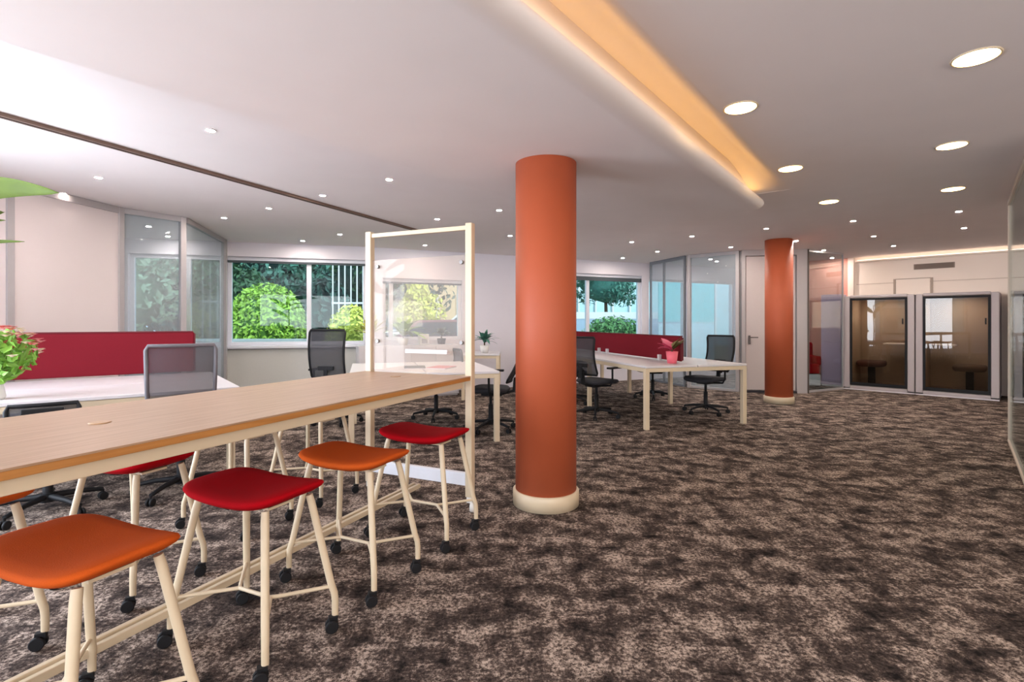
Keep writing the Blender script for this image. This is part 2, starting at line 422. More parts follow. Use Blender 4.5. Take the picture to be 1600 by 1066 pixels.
# roll: swept rounded profile along the right edge
def roll(mb, prof, a, b):
    n = len(prof); vs = []
    st = [(a, 1.0), (b, 1.0), (b + sd * .06, .93), (b + sd * .10, .72), (b + sd * .115, .45)]
    zc = SLAB + .065
    for (p, k) in st:
        for (o, z) in prof:
            q = p + sn * (o * k); vs.append((q.x, q.y, zc + (z - zc) * k))
    fs = []
    for i in range(len(st) - 1):
        for k in range(n - 1): fs.append((i * n + k, i * n + k + 1, (i + 1) * n + k + 1, (i + 1) * n + k))
    mb.add(vs, fs, True); mb.add(vs[:n], [tuple(range(n))]); mb.add(vs[-n:], [tuple(range(n))[::-1]])
prof = [(0, SLAB)] + [(.02 + .105 * math.sin(t), SLAB + .062 - .062 * math.cos(t)) for t in [PI * i / 14 for i in range(15)]] + [(0, SLAB + .124)]
rm = MB(); roll(rm, prof, R0, R1); rm.build('cove_edge', M_CEIL, slab)
st_ = MB(); a = R0 + sn * .05 + Vector((0, 0, SLAB + .128)); b = R1 + sn * .05 + Vector((0, 0, SLAB + .128)); st_.beam(a, b, .02, .01)
st_.build('light_strip', M_COVE, slab)

# ------------------------------------------------------------------ brown ceiling track
tr = MB(); a = G(-60, 160, CEIL); b = G(655, 360, CEIL)
tr.beam(a - Vector((0, 0, .012)), b - Vector((0, 0, .012)), .062, .022)
tk = thing('ceiling_track', 'long brown metal track running diagonally across the white ceiling on the left', 'track')
tr.build('rail', M_TRACK, tk)
g_ = MB(); g_.beam(a - Vector((0, 0, .0245)), b - Vector((0, 0, .0245)), .012, .003); g_.build('groove', mat('track_slot', (64, 48, 42), .7), tk)

# ------------------------------------------------------------------ lamps in the ceiling
def lamp_obj(name, r, lens_mat, ring_mat):
    t = thing(name, 'x', 'ceiling light')
    MB().lathe([(r * 1.12, 0.0), (r * 1.12, -.004), (r * 1.04, -.007), (r, -.005), (r * .98, 0)], n=28).build('trim_ring', ring_mat, t)
    MB().lathe([(r * .98, -.0015), (r * .98, -.0065)], n=28, smooth=False).build('lens', lens_mat, t)
    return t
big = [(1525, 89, 'largest warm recessed downlight in the ceiling, at the upper right of the photo'),
       (1157, 168, 'warm recessed downlight beside the amber glow of the dropped ceiling edge'),
       (1487, 227, 'second warm recessed downlight from the top in the right-hand row'),
       (1235, 263, 'warm recessed downlight next to the pointed tip of the dropped ceiling'),
       (1489, 295, 'third and farthest warm downlight of the right-hand row, before the booths'),
       (1295, 315, 'thin-looking warm downlight farthest from the camera in the left row, above the far column')]
b0 = None
for (x, y, lab) in big:
    o = lamp_obj('recessed_downlight', .088, M_LENS, M_BASE) if b0 is None else copy_tree(b0)
    if b0 is None: b0 = o
    p = G(x, y, CEIL); o.location = p; o['label'] = lab; o['group'] = 'large warm downlights in the right half of the ceiling'; o['category'] = 'ceiling light'
spots = [(329, 203, 'small ceiling spotlight nearest the camera, between the brown track and the dropped slab'),
 (154, 277, 'small ceiling spotlight left of the brown track, to the right of the big green leaf'),
 (98, 302, 'small ceiling spotlight just past the tip of the big green leaf'),
 (420, 325, 'small ceiling spotlight above the garden window, brightest left of the brown track'),
 (350, 340, 'faint small ceiling spotlight above the corner of the left glass partition'),
 (504, 305, 'small ceiling spotlight right beside the middle of the brown track'),
 (608, 280, 'small ceiling spotlight between the dropped slab and the far end of the track'),
 (683, 342, 'small ceiling spotlight just above the right post of the tall table frame'),
 (473, 376, 'small ceiling spotlight low above the mullion of the garden window'),
 (531, 366, 'small ceiling spotlight left of the tall table frame top'),
 (664, 383, 'small ceiling spotlight seen through the top opening of the tall table frame'),
 (780, 328, 'small ceiling spotlight immediately left of the near column'),
 (797, 368, 'tiny ceiling spotlight touching the left side of the near column'),
 (987, 378, 'small ceiling spotlight right of the near column, under the slab end'),
 (973, 403, 'tiny farthest ceiling spotlight over the window right of the near column'),
 (1027, 393, 'small ceiling spotlight over the burgundy screen of the right desk'),
 (1081, 369, 'small ceiling spotlight midway between the two columns'),
 (1110, 405, 'tiny ceiling spotlight over the glass room behind the right desk'),
 (1142, 386, 'small ceiling spotlight above the grey door frame'),
 (1197, 357, 'small ceiling spotlight in front of the top of the far column'),
 (1244, 376, 'small ceiling spotlight touching the right side of the far column top'),
 (1287, 391, 'small ceiling spotlight above the pink alcove'),
 (1333, 345, 'small ceiling spotlight, the leftmost of three in a line toward the booths'),
 (1365, 369, 'small ceiling spotlight, the middle of three in a line toward the booths'),
 (1396, 384, 'small ceiling spotlight, the last of three in a line toward the booths'),
 (1498, 330, 'small ceiling spotlight directly beyond the right row of warm downlights'),
 (1506, 356, 'small ceiling spotlight above the right booth')]
xt = [(D(232, 6.9, CEIL), 'ceiling spotlight inside the office behind the left glass partition, nearer the glass'),
      (D(262, 7.7, CEIL), 'added fill spotlight inside the office behind the left glass partition, nearer the window'),  # second office spotlight, added to brighten the dim room
      (D(1300, 10.3, CEIL), 'ceiling spotlight over the pink alcove beside the cream corner post'),
      (D(1120, 10.9, CEIL), 'ceiling spotlight inside the glass room behind the right desk')]
spots += [(800 + p.x / p.y * F, HOR - (CEIL - CAMZ) * F / p.y, lab) for p, lab in xt]
s0 = None
for (x, y, lab) in spots:
    o = lamp_obj('ceiling_spotlight', .027, M_SPOT, M_WHITE) if s0 is None else copy_tree(s0)
    if s0 is None: s0 = o
    o.location = G(x, y, CEIL); o['label'] = lab; o['group'] = 'small round ceiling spotlights'; o['category'] = 'ceiling light'

# ------------------------------------------------------------------ columns
def column(x, y, r, top, label):
    t = thing('column', label, 'column', (x, y, 0))
    MB().lathe([(r, .10), (r, top - .003)], n=64).build('shaft', M_COL, t)
    MB().lathe([(r + .018, 0.001), (r + .018, .098), (r + .010, .105), (r - .002, .105)], n=64).build('base_ring', M_BASE, t)
column(.238, 3.60, .213, SLAB, 'large terracotta orange round column with cream base ring, in the middle')
column(4.20, 8.06, .20, CEIL, 'smaller terracotta orange round column standing in front of the grey door')

# ------------------------------------------------------------------ glass partitions
def partition(name, label, p0, p1, panels, fw=.05, m=M_GP, fm=M_GREY, z1=CEIL, top=.06, solid=None, endposts=(True, True)):
    p0 = Vector((p0[0], p0[1], 0)); p1 = Vector((p1[0], p1[1], 0)); L = (p1 - p0).length; u = (p1 - p0) / L; ang = math.atan2(u.y, u.x)
    t = thing(name, label, 'partition', p0, ang)
    xs = [L * k for k in panels]
    for i, x in enumerate(xs):
        if i == 0 and not endposts[0]: continue
        if i == len(xs) - 1 and not endposts[1]: continue
        xx = min(max(x, fw / 2), L - fw / 2)
        MB().box((xx, 0, z1 / 2), (fw, fw * 1.2, z1 - .004)).build('post', fm, t, bevel=.002)
    MB().box((L / 2, 0, z1 - top / 2 - .002), (L, fw, top)).build('top_rail', fm, t)
    MB().box((L / 2, 0, .022), (L, fw, .04)).build('bottom_rail', fm, t)
    for i in range(len(xs) - 1):
        w = xs[i + 1] - xs[i] - fw
        if solid and i in solid: MB().box(((xs[i] + xs[i + 1]) / 2, 0, (z1 - top + .04) / 2), (w + .02, .03, z1 - top - .045)).build('white_panel', solid[i], t)
        else: MB().box(((xs[i] + xs[i + 1]) / 2, 0, (z1 - top + .04) / 2), (w + .02, .01, z1 - top - .045)).build('glass_pane', m, t)
    return t
S0 = Vector((-4.60, 4.66, 0)); S1 = Vector((-4.42, 5.80, 0)); S2 = Vector((-4.04, 6.33, 0)); S3 = Vector((-4.50, 8.02, 0))
MP = mat('partition_panel', (216, 206, 206), .6, noise=.02, nscale=2)
partition('office_partition', 'solid off-white partition panels in grey frames behind the left burgundy screen', (-4.66, 4.25), S1, [0, .27, 1], .06, solid={0: MP, 1: MP}, top=.07)
partition('glass_partition', 'single clear glass bay with grey posts left of the garden window, facing the camera', S1, S2, [0, 1], .06, endposts=(False, True))
partition('glass_partition', 'glass bay receding from the slim grey corner post to the garden window wall', S2, S3, [0, 1], .06, endposts=(False, True))
partition('glass_partition', 'narrow glass bay behind the burgundy screen on the right, with a thin dark post', (3.0, 11.1), (3.37, 9.96), [0, .42, 1], .035, fm=mat('post_bluegrey', (120, 124, 132), .5))
partition('glass_partition', 'wide glass bay between the thin posts and the grey door', (3.40, 9.90), (4.12, 9.27), [0, 1], .06)
partition('glass_partition', 'glass bay in front of the pink alcove between the grey door and the booths', (5.27, 9.14), (6.22, 9.62), [0, 1], .02, m=M_G, endposts=(False, True), top=.03)
# free-edged glass wall at right
g0 = Vector((5.28, 5.43, 0)); gd = Vector((-.661, -.75, 0)); g1 = g0 + gd * 2.6
t = thing('glass_wall', 'frameless glass wall with slim pale edge trim at the right edge of the photo', 'partition', g0, math.atan2(gd.y, gd.x))
MB().box((1.3, 0, (2.50 + .02) / 2), (2.58, .012, 2.46)).build('glass_pane', M_G, t)
ed = mat('glass_trim', (196, 182, 168), .4, noise=.02)
MB().box((0, 0, 1.265), (.022, .03, 2.53)).build('edge_trim', ed, t)
MB().box((1.3, 0, .012), (2.6, .035, .022)).build('bottom_trim', ed, t)
MB().box((1.3, 0, 2.53), (2.6, .035, .056)).build('top_trim', ed, t)

# ------------------------------------------------------------------ phone booths
podU = Vector((.705, -.709, 0)); podA = math.atan2(podU.y, podU.x)   # local x along front, local y into booth (away from camera)
def booth(loc, w, label, seat_side, seatc):
    t = thing('phone_booth', label, 'booth', loc, podA)
    H, dp, k = 1.75, .86, .10
    sh = MB()
    sh.box((k / 2, dp / 2, H / 2 + .02), (k, dp, H - .04)); sh.box((w - k / 2, dp / 2, H / 2 + .02), (k, dp, H - .04))
    sh.box((w / 2, dp / 2, H - .012), (w - 2 * k, dp, .05)); sh.box((w / 2, dp - .02, H / 2), (w - 2 * k, .04, H - .08))
    sh.box((w / 2, dp / 2, .05), (w - 2 * k, dp, .06))
    sh.build('shell', M_POD, t, bevel=.012)
    MB().box((w / 2, dp / 2, .0115), (w, dp, .019)).build('plinth', M_WHITE, t)
    li = MB(); li.box((k + .012, dp / 2, H / 2), (.02, dp - .1, H - .14)); li.box((w - k - .012, dp / 2, H / 2), (.02, dp - .1, H - .14))
    li.box((w / 2, dp - .055, H / 2), (w - 2 * k - .05, .025, H - .14)); li.box((w / 2, dp / 2, .092), (w - 2 * k - .05, dp - .12, .02))
    li.build('felt_lining', M_PODIN, t)
    fr = MB(); z0, z1 = .09, H - .045; f = .035
    fr.box((k + f / 2, .012, (z0 + z1) / 2), (f, .03, z1 - z0)); fr.box((w - k - f / 2, .012, (z0 + z1) / 2), (f, .03, z1 - z0))
    fr.box((w / 2, .012, z0 + f * .8), (w - 2 * k - 2 * f, .03, f * 1.6)); fr.box((w / 2, .012, z1 - f / 2), (w - 2 * k - 2 * f, .03, f))
    dr = fr.build('door_frame', M_BLACK, t)
    MB().box((w / 2, .012, (z0 + z1) / 2), (w - 2 * k - 2 * f, .008, z1 - z0 - 2 * f)).build('glass_pane', M_GPOD, dr)
    MB().box((w / 2, dp * .45, H - .041), (.22, .22, .008)).build('added_fill_panel', emit('booth_fill_glow', (255, 240, 226), 42), t)  # added glowing square that lifts the dark booth interior
    hn = MB(); hn.box((w - k - .06, -.02, 1.28), (.02, .02, .10)); hn.box((w - k - .06, -.008, 1.28), (.014, .03, .02)); hn.build('door_handle', M_BLACK, dr)
    sx = k + .26 if seat_side < 0 else w - k - .28
    MB().lathe([(.9, .43), (1, .46), (1, .5), (.93, .53), (.5, .535)], c=(sx, .45, 0), sx=.22, sy=.30, ex=4).build('seat', seatc, t, )
    MB().box((sx, .45, .27), (.10, .12, .34)).build('seat_post', M_BLACK, t)
    tx = w - k - .22 if seat_side < 0 else k + .22
    MB().box((tx, .5, .86), (.36, .42, .025)).build('shelf', M_WHITE, t, bevel=.008)
    return t
pb = Vector((6.27, 9.68, 0))
booth(pb, 1.06, 'left grey phone booth with glass door, beside the pink alcove', -1, mat('seat_plum', (84, 60, 58), .9))
booth(pb + podU * 1.075, 1.06, 'middle grey phone booth with black-edged glass door, right of the first booth', 1, mat('seat_taupe', (88, 74, 66), .9))
booth(pb + podU * 2.30, 1.06, 'third phone booth, seen only through the glass wall at the right edge', 1, mat('seat_olive', (88, 82, 50), .9))
# vent + access panel
def on_wall(px, z, off):
    k = (px - 800) / F; s_ = (k * W0.y - W0.x) / (WU.x - k * WU.y)
    return W0 + WU * s_ + WNn * off + Vector((0, 0, z)), s_
pA, _ = on_wall(1428, 0, .012); pB, _ = on_wall(1492, 0, .012); c = (pA + pB) / 2; w = (pB - pA).length
t = thing('wall_vent', 'narrow brownish air vent high on the cream wall above the booths', 'vent', (c.x, c.y, 2.30), podA)
MB().box((0, 0, 0), (w, .02, .10)).build('frame', M_VENT, t, bevel=.003)
sl = MB()
for i in range(4): sl.box((0, -.013, -.033 + .022 * i), (w - .04, .008, .010))
sl.build('slats', mat('slat_dark', (104, 88, 78), .6), t)
pA, _ = on_wall(1398, 0, .012); pB, _ = on_wall(1456, 0, .012); c = (pA + pB) / 2; w = (pB - pA).length
t = thing('access_panel', 'cream access panel outlined in the wall between the two booths and the vent', 'panel', (c.x, c.y, 1.86), podA)
MB().box((0, 0, .0), (w - .05, .010, .44)).build('cover', M_CREAM, t)
fm = MB(); fm.box((-w / 2, -.002, 0), (.035, .02, .46)); fm.box((w / 2, -.002, 0), (.035, .02, .46)); fm.box((0, -.002, .225), (w - .035, .02, .014))
fm.build('frame', mat('frame_beige', (172, 154, 140), .6), t)

# alcove furniture
t = thing('armchair', 'red armchair on a white base inside the pink alcove, partly hidden by the door jamb', 'armchair', (5.86, 10.45, 0), math.radians(-15))
MB().box((0, 0, .12), (.62, .6, .22)).build('base', M_WHITE, t, bevel=.01)
MB().box((0, -.02, .34), (.60, .56, .2)).build('seat', M_RED, t, bevel=.04, segs=3)
MB().box((0, .24, .60), (.62, .14, .5)).build('backrest', M_RED, t, bevel=.05, segs=3)
for s_ in (-1, 1): MB().box((s_ * .28, -.02, .5), (.1, .52, .18)).build('armrest', M_RED, t, bevel=.03, segs=3)
lav = mat('lavender_lacquer', (204, 180, 208), .35, noise=.03)
t = thing('tall_cabinet', 'tall narrow lavender cabinet in front of the pink alcove wall', 'cabinet', (6.42, 10.22, 0), podA)
MB().box((0, 0, .92), (.36, .34, 1.78)).build('body', lav, t, bevel=.01)
MB().box((0, 0, .015), (.34, .32, .03)).build('plinth', M_WHITE, t)
MB().box((0, -.178, .94), (.33, .015, 1.68)).build('door', lav, t, bevel=.003)

# ------------------------------------------------------------------ tall table with frame
uT = Vector((.412, .911, 0)); eT = Vector((-.911, .412, 0)); T0 = Vector((-.275, 3.39, 0)); aT = math.atan2(-uT.x, uT.y)
# local frame: origin at near-right far-end corner; local +y = uT, local +x = -eT. table extends to -y and -x
TW, TL, TZ = .88, 3.5, .91
t = thing('high_table', 'long high wooden-topped table with a tall framed glass board at its far end', 'table', T0, aT)
MB().box((-TW / 2, -TL / 2, TZ - .003), (TW, TL, .006)).build('tabletop', M_TOP, t)
MB().box((-TW / 2, -TL / 2, TZ - .018), (TW, TL, .023)).build('tabletop_edge', M_EDGE, t, bevel=.002)
ap = MB(); zz = TZ - .0525
ap.box((-.045, -TL / 2, zz), (.035, TL - .1, .045)); ap.box((-TW + .045, -TL / 2, zz), (.035, TL - .1, .045))
for yy in (-.6, -1.75, -2.9): ap.box((-TW / 2, yy, zz), (TW - .126, .04, .044))
ap.build('underframe', M_BASE, t, bevel=.003)
px_ = (-.022 + .04, -TW + .02)
for i, xx in enumerate((-.020, -TW + .02)):
    MB().box((xx, .03, (.10 + 1.93) / 2), (.05, .05, 1.83)).build('post', M_BASE, t, bevel=.006)
    cm = MB(); cm.wheel((xx + .02, .03, .036), (1, .3, 0), .036, .03, 20); cm.box((xx, .03, .085), (.035, .035, .045)); cm.build('caster', M_POTW, t)
MB().box((-TW / 2, .03, 1.90), (TW - .09, .03, .03)).build('top_bar', M_BASE, t, bevel=.003)
MB().box((-TW / 2, .03, .215), (TW - .09, .035, .085)).build('base_rail', M_WINF, t, bevel=.004)
gb = MB().box((-TW / 2, .03, 1.32), (TW - .094, .010, .80)).build('glass_board', M_GB, t)
kn = mat('knob_grey', (132, 128, 126), .35, metal=.5)
for xx in (-.075, -TW + .105):
    for z in (1.67, 1.13):
        MB().wheel((xx, .014, z), (0, 1, 0), .014, .022, 14).build('knob', kn, gb)
MB().box((-.34, .005, 1.06), (.34, .05, .015)).add([], []).box((-.34, -.016, 1.068), (.34, .006, .022)).build('pen_tray', M_WHITE, gb)
for k, xx in enumerate((-TW / 2 - .022, -TW / 2 + .022)):
    MB().beam((xx, .02, .125), (xx, -TL + .06, .125), .022, .03).build('foot_rail', M_BASE, t, bevel=.003)
for xx in (-.02, -TW + .02):
    MB().box((xx, -TL + .05, .47), (.05, .05, .78)).build('leg', M_BASE, t, bevel=.005)
    cm = MB(); cm.wheel((xx, -TL + .05, .036), (1, .3, 0), .036, .03, 20); cm.box((xx, -TL + .05, .07), (.03, .03, .03)); cm.build('caster', M_POTW, t)
MB().box((-TW / 2, -TL + .05, .125), (TW - .08, .035, .05)).build('base_rail', M_BASE, t)
for (xx, yy) in ((-.44, -.22), (-.44, -1.92)):
    MB().lathe([(.034, TZ + .0005), (.034, TZ + .003), (.026, TZ + .004), (.0, TZ + .002)], c=(xx, yy, 0), n=20).build('cable_grommet', mat('grommet_tan', (176, 142, 108), .4), t)

# ------------------------------------------------------------------ stools
def make_stool(seatm):
    t = thing('stool', '', 'stool')
    lift = lambda x, y: .024 * (x / .25) ** 2 - .006 * (y / .17) ** 2
    pr = [(.25, .552), (.62, .558), (.86, .572), (.97, .586), (1.0, .596), (.985, .604), (.93, .609), (.7, .610), (.4, .606), (.15, .605)]
    MB().lathe(pr, n=64, sx=.255, sy=.175, ex=4.6, lift=lift).build('seat', seatm, t)
    up = MB(); up.box((0, 0, .553), (.30, .12, .010)); up.build('seat_bracket', M_BASE, t)
    for sx in (-1, 1):
        for sy in (-1, 1):
            kx, ky = sx * .262, sy * .170
            MB().tube([(sx * .185, sy * .105, .566), (sx * .192, sy * .112, .53), (sx * .25, sy * .160, .19), (kx - sx * .002, ky - sy * .002, .15), (kx, ky, .12), (kx, ky, .058)], [.014, .015, .0145, .014, .0135, .013], 12).build('leg', M_BASE, t)
            cm = MB(); cm.wheel((kx + sx * .004 - .012, ky - .012, .026), (.8, -.6, 0), .026, .012); cm.wheel((kx + .012, ky - .030, .026), (.8, -.6, 0), .026, .012)
            cm.box((kx, ky - .012, .05), (.026, .034, .022), -.64); cm.build('caster', M_BLACK, t)
    fr = MB(); z = .175
    fr.tube([(-.09, 0, z), (.09, 0, z)], .008, 10)
    for sx in (-1, 1):
        for sy in (-1, 1):
            fr.tube([(sx * .088, 0, z), (sx * .12, sy * .03, z), (sx * .254, sy * .163, z + .004)], .0075, 10)
    fr.build('footrest', M_BASE, t)
    return t
stR = make_stool(M_RED); stO = make_stool(M_ORANGE)
STO = [('O', -1.28, 1.52, 2, 'orange seat bar stool nearest the camera, at the lower left corner'),
       ('R', -1.04, 2.07, 0, 'large red seat bar stool between two orange stools, near side of high table'),
       ('O', -.79, 2.57, 0, 'orange seat bar stool between two red stools, near side of high table'),
       ('R', -.53, 3.10, 0, 'farthest red seat bar stool beside the right post of the high table'),
       ('R', -1.86, 2.52, 3, 'red seat bar stool half hidden under the far side of the high table'),
       ('O', -2.14, 1.98, -4, 'bar stool, only white legs showing, at left edge behind the nearest orange stool'),
       ('O', -1.73, 3.24, 4, 'bar stool whose white legs show behind the large red seat'),
       ('R', -1.47, 3.80, -3, 'bar stool whose white legs show behind the far orange seat, under the table')]
fo = {'R': True, 'O': True}
for (k, x, y, a, lab) in STO:
    src = stR if k == 'R' else stO
    if fo[k]: o = src; fo[k] = False
    else: o = copy_tree(src)
    o.location = (x, y, 0); o.rotation_euler = (0, 0, aT + math.radians(a)); o['label'] = lab; o['category'] = 'stool'; o['group'] = 'bar stools around the high table'

# ------------------------------------------------------------------ desks
def desk(name, label, cat, loc, rz, w, L, legs, h=.75, seam=True, mods=1):
    """local x across (0..w), local y along (0..L)"""
    t = thing(name, label, cat, loc, rz)
    if seam:
        for k in range(2):
            MB().box((w / 4 * (1 + 2 * k), L / 2, h - .0125), (w / 2 - .012, L, .025)).build('desktop', M_WHITE, t, bevel=.003)
    else:
        MB().box((w / 2, L / 2, h - .0125), (w, L, .025)).build('desktop', M_WHITE, t, bevel=.003)
    for y in legs:
        MB().box((w / 2, y, h - .05), (w - .11, .045, .045)).build('cross_bar', M_BASE, t)
    for x in (.03, w - .03):
        MB().box((x, L / 2, h - .05), (.04, L - .02, .045)).build('side_bar', M_BASE, t)
        for y in legs:
            MB().box((x, y, (h - .03) / 2), (.055, .055, h - .034)).build('leg', M_BASE, t, bevel=.004)
    return t
def divider(label, loc, rz, L, h=.40, r=.03, clamps=(), z0=.757):
    """local y along"""
    t = thing('desk_screen', label, 'screen', loc, rz)
    MB().box((0, L / 2, z0 + h / 2), (.034, L - .02, h - .02)).build('fabric_panel', M_DIV, t, bevel=.012, segs=3)
    e = MB(); e.box((0, L / 2, z0 + h - .006), (.040, L - .04, .012)); e.box((0, .006, z0 + h / 2), (.040, .012, h - .05)); e.box((0, L - .006, z0 + h / 2), (.040, .012, h - .05))
    e.build('edge_piping', M_DIVE, t)
    for (y, s_) in clamps:
        MB().box((s_ * .045, y, z0 + .035), (.045, .035, .075)).build('bracket', M_WHITE, t, bevel=.004)
    return t
aD = math.atan2(.275, .961)
uD = Vector((.961, .275, 0)); vD = Vector((-.275, .961, 0))
DA = Vector((1.578, 6.01, 0)) - uD * .03 - vD * .03
desk('bench_desk', 'long white bench desk with cream legs carrying a pink potted plant', 'desk', DA, aD, 1.42, 4.05, (.03, 1.62, 2.9, 4.0))
q = DA + uD * .71 + vD * .32
divider('long burgundy fabric screen on the bench desk right of the near column', q, aD, 3.7, h=.335, clamps=((.45, -1), (2.0, -1), (2.3, -1)))
# left bench
uL = Vector((.789, .614, 0)); nL = Vector((-.614, .789, 0)); aL = math.atan2(.614, .789)
def LP(s_, n_): return uL * s_ + nL * n_
# desk local x across (n), y along: rotate so local y = -uL
aLr = aL + PI / 2    # local x = nL, local y = -uL
o = LP(.80, 4.58)
desk('bench_desk', 'white double bench desk in front of the left burgundy screen', 'desk', o, aLr, 1.58, 1.80, (.06, 1.74))
divider('wide burgundy fabric screen along the far side of the left desk', LP(.66, 6.13), aLr, 1.55, h=.42)
# middle bench
MA = Vector((-.163, 5.43, 0)) + uD * .03 - vD * .03 - uD * 1.53
desk('bench_desk', 'white desk with square legs seen behind the frame of the high table', 'desk', MA, aD, 1.53, 1.45, (.03, 1.42))
# side table beyond
desk('side_table', 'small white side table by the wall, left of the near column', 'table', (-.82, 8.25, 0), 0, .62, .8, (.04, .76), seam=False)

# ------------------------------------------------------------------ office chairs
def make_chair(label, loc, face, top=1.08, grey=False, w=.46, arms=True, lean=.20):
    """face: heading in degrees (0 = +x) the sitter looks toward"""
    t = thing('office_chair', label, 'chair', (loc[0], loc[1], 0), math.radians(face - 90), 'mesh office chairs')
    fr = M_CFR if grey else M_BLACK; ms = M_MESHL if grey else M_MESH
    bs = MB()
    for k in range(5):
        a = 2 * PI * k / 5 + .3; c, s_ = math.cos(a), math.sin(a)
        bs.tube([(c * .03, s_ * .03, .105), (c * .17, s_ * .17, .098), (c * .30, s_ * .30, .075)], [.022, .018, .014], 8)
    bs.tube([(0, 0, .07), (0, 0, .13)], .04, 14); bs.build('star_base', M_BLACK, t)
    for k in range(5):
        a = 2 * PI * k / 5 + .3; c, s_ = math.cos(a), math.sin(a)
        cm = MB(); cm.wheel((c * .30 - s_ * .014, s_ * .30 + c * .014, .028), (-s_, c, 0), .028, .016, 14); cm.wheel((c * .30 + s_ * .014, s_ * .30 - c * .014, .028), (-s_, c, 0), .028, .016, 14)
        cm.tube([(c * .30, s_ * .30, .03), (c * .30, s_ * .30, .075)], .008, 8); cm.build('caster', M_BLACK, t)
    MB().tube([(0, 0, .12), (0, 0, .30), (0, 0, .301), (0, 0, .415)], [.028, .028, .018, .018], 14).build('gas_lift', M_BLACK, t)
    md = MB(); md.box((0, -.02, .425), (.16, .24, .035)); md.beam((0, -.12, .425), (0, -.285, .47), .06, .03); md.beam((0, -.275, .46), (0, -.29, .62), .055, .03); md.build('tilt_mechanism', M_BLACK, t, bevel=.006)
    lf = lambda x, y: .010 * (x / .24) ** 2 - .018 * max(0, (y - .12) / .12) ** 2
    MB().lathe([(.5, .440), (.92, .448), (1, .466), (1, .484), (.95, .498), (.7, .506), (.3, .504), (.1, .503)], c=(0, .02, 0), n=40, sx=.245, sy=.235, ex=3.6, lift=lf).build('seat', M_SEATB, t)
    z0, z1 = .58, top; yb = -.245
    def bp(u_, z):
        k = (z - z0) / (z1 - z0); ww = (w / 2) * (1.0 - .10 * (1 - k) - .04 * k)
        return Vector((u_ * ww, yb - lean * (z - z0) + .05 * math.sin(PI * k) * -1 + .03 * u_ * u_, z))
    loop = []
    N = 10
    for i in range(N + 1): loop.append(bp(-1, z0 + .03 + (z1 - z0 - .06) * i / N))
    for u_ in (-.93, -.5, 0, .5, .93): loop.append(bp(u_, z1))
    for i in range(N + 1): loop.append(bp(1, z1 - .03 - (z1 - z0 - .06) * i / N))
    for u_ in (.93, .5, 0, -.5, -.93): loop.append(bp(u_, z0))
    loop.append(loop[0])
    MB().tube(loop, .0135, 8, caps=False).build('backrest_frame', fr, t)
    mm = MB(); nx, nz = 8, 10; vs = [bp(-.97 + 1.94 * i / nx, z0 + .008 + (z1 - z0 - .016) * j / nz) for j in range(nz + 1) for i in range(nx + 1)]
    mm.add(vs, [(j * (nx + 1) + i, j * (nx + 1) + i + 1, (j + 1) * (nx + 1) + i + 1, (j + 1) * (nx + 1) + i) for j in range(nz) for i in range(nx)], True)
    mo = mm.build('backrest_mesh', ms, t)
    ss = mo.modifiers.new('thick', 'SOLIDIFY'); ss.thickness = .004
    lm = MB(); c = bp(0, z0 + .13); lm.box((c.x, c.y - .012, c.z), (.20, .02, .05)); lm.box((c.x, c.y - .016, c.z - .09), (.05, .022, .16)); lm.build('lumbar_support', M_CHROME if grey else M_BLACK, t, bevel=.006)
    if arms:
        for s_ in (-1, 1):
            am = MB(); am.tube([(s_ * .12, -.02, .43), (s_ * .25, -.03, .44), (s_ * .285, -.03, .50), (s_ * .285, -.03, .66)], .014, 8); am.box((s_ * .285, .01, .672), (.07, .24, .024)); am.build('armrest', M_BLACK, t, bevel=.006)
    return t
c = D(240, 3.70)
make_chair('grey mesh office chair with its back to the high table, before the left burgundy screen', (c.x + .12, c.y + .12, 0), 124, 1.105, grey=True, w=.43, lean=.16)
make_chair('black office chair under the left desk, a dark sliver behind the high table', (-3.10, 3.42), 128, .75, w=.36)
c = D(522, 6.3)
make_chair('dark mesh office chair standing alone in front of the garden window', (c.x - .02, c.y + .15, 0), 84, 1.17, w=.47, lean=.05)
make_chair('black office chair half hidden by the left side of the near column', (-.25, 6.02), 172, 1.19, lean=.34)
make_chair('black office chair whose base shows under the middle desk', (-1.0, 6.75), 200, .90)
make_chair('black mesh office chair just right of the near column at the bench desk', (1.13, 6.85), 42, 1.07, w=.44, lean=.16)
make_chair('black office chair at the right end of the bench desk, before the glass room', (2.70, 7.14), 212, 1.07, w=.46, lean=.22)
make_chair('black office chair behind the bench desk, its wheels seen between the desk legs', (2.35, 8.55), 186, 1.02)
make_chair('black office chair second from the near column along the bench desk', (.98, 8.05), 10, 1.0)

# ------------------------------------------------------------------ white cabinet with plants
cb0 = Vector((-2.45, 8.18, 0)); cb1 = Vector((-.92, 8.90, 0)); L = (cb1 - cb0).length; ca = math.atan2((cb1 - cb0).y, (cb1 - cb0).x)
t = thing('planter_cabinet', 'long low white planter cabinet below the middle window', 'cabinet', cb0, ca)
MB().box((L / 2, .15, .455), (L, .30, .85)).build('body', M_WHITE, t, bevel=.004)
MB().box((L / 2, .15, .015), (L - .04, .26, .03)).build('plinth', M_GREY, t)
for k in range(4): MB().box((L * (k + .5) / 4, -.008, .455), (L / 4 - .012, .016, .80)).build('door', M_WHITE, t, bevel=.003)
def on_cab(s_, off=.15): 
    q = cb0 + (cb1 - cb0).normalized() * s_; n = Vector((-math.sin(ca), math.cos(ca), 0)); q = q + n * off; q.z = .8815; return q
def pot(t, r, h, m, ex=2):
    MB().lathe([(r * .75, 0), (r, h), (r * .93, h), (r * .90, h * .88), (.001, h * .88)], n=28, ex=ex).build('pot', m, t)
rng = random.Random(4)
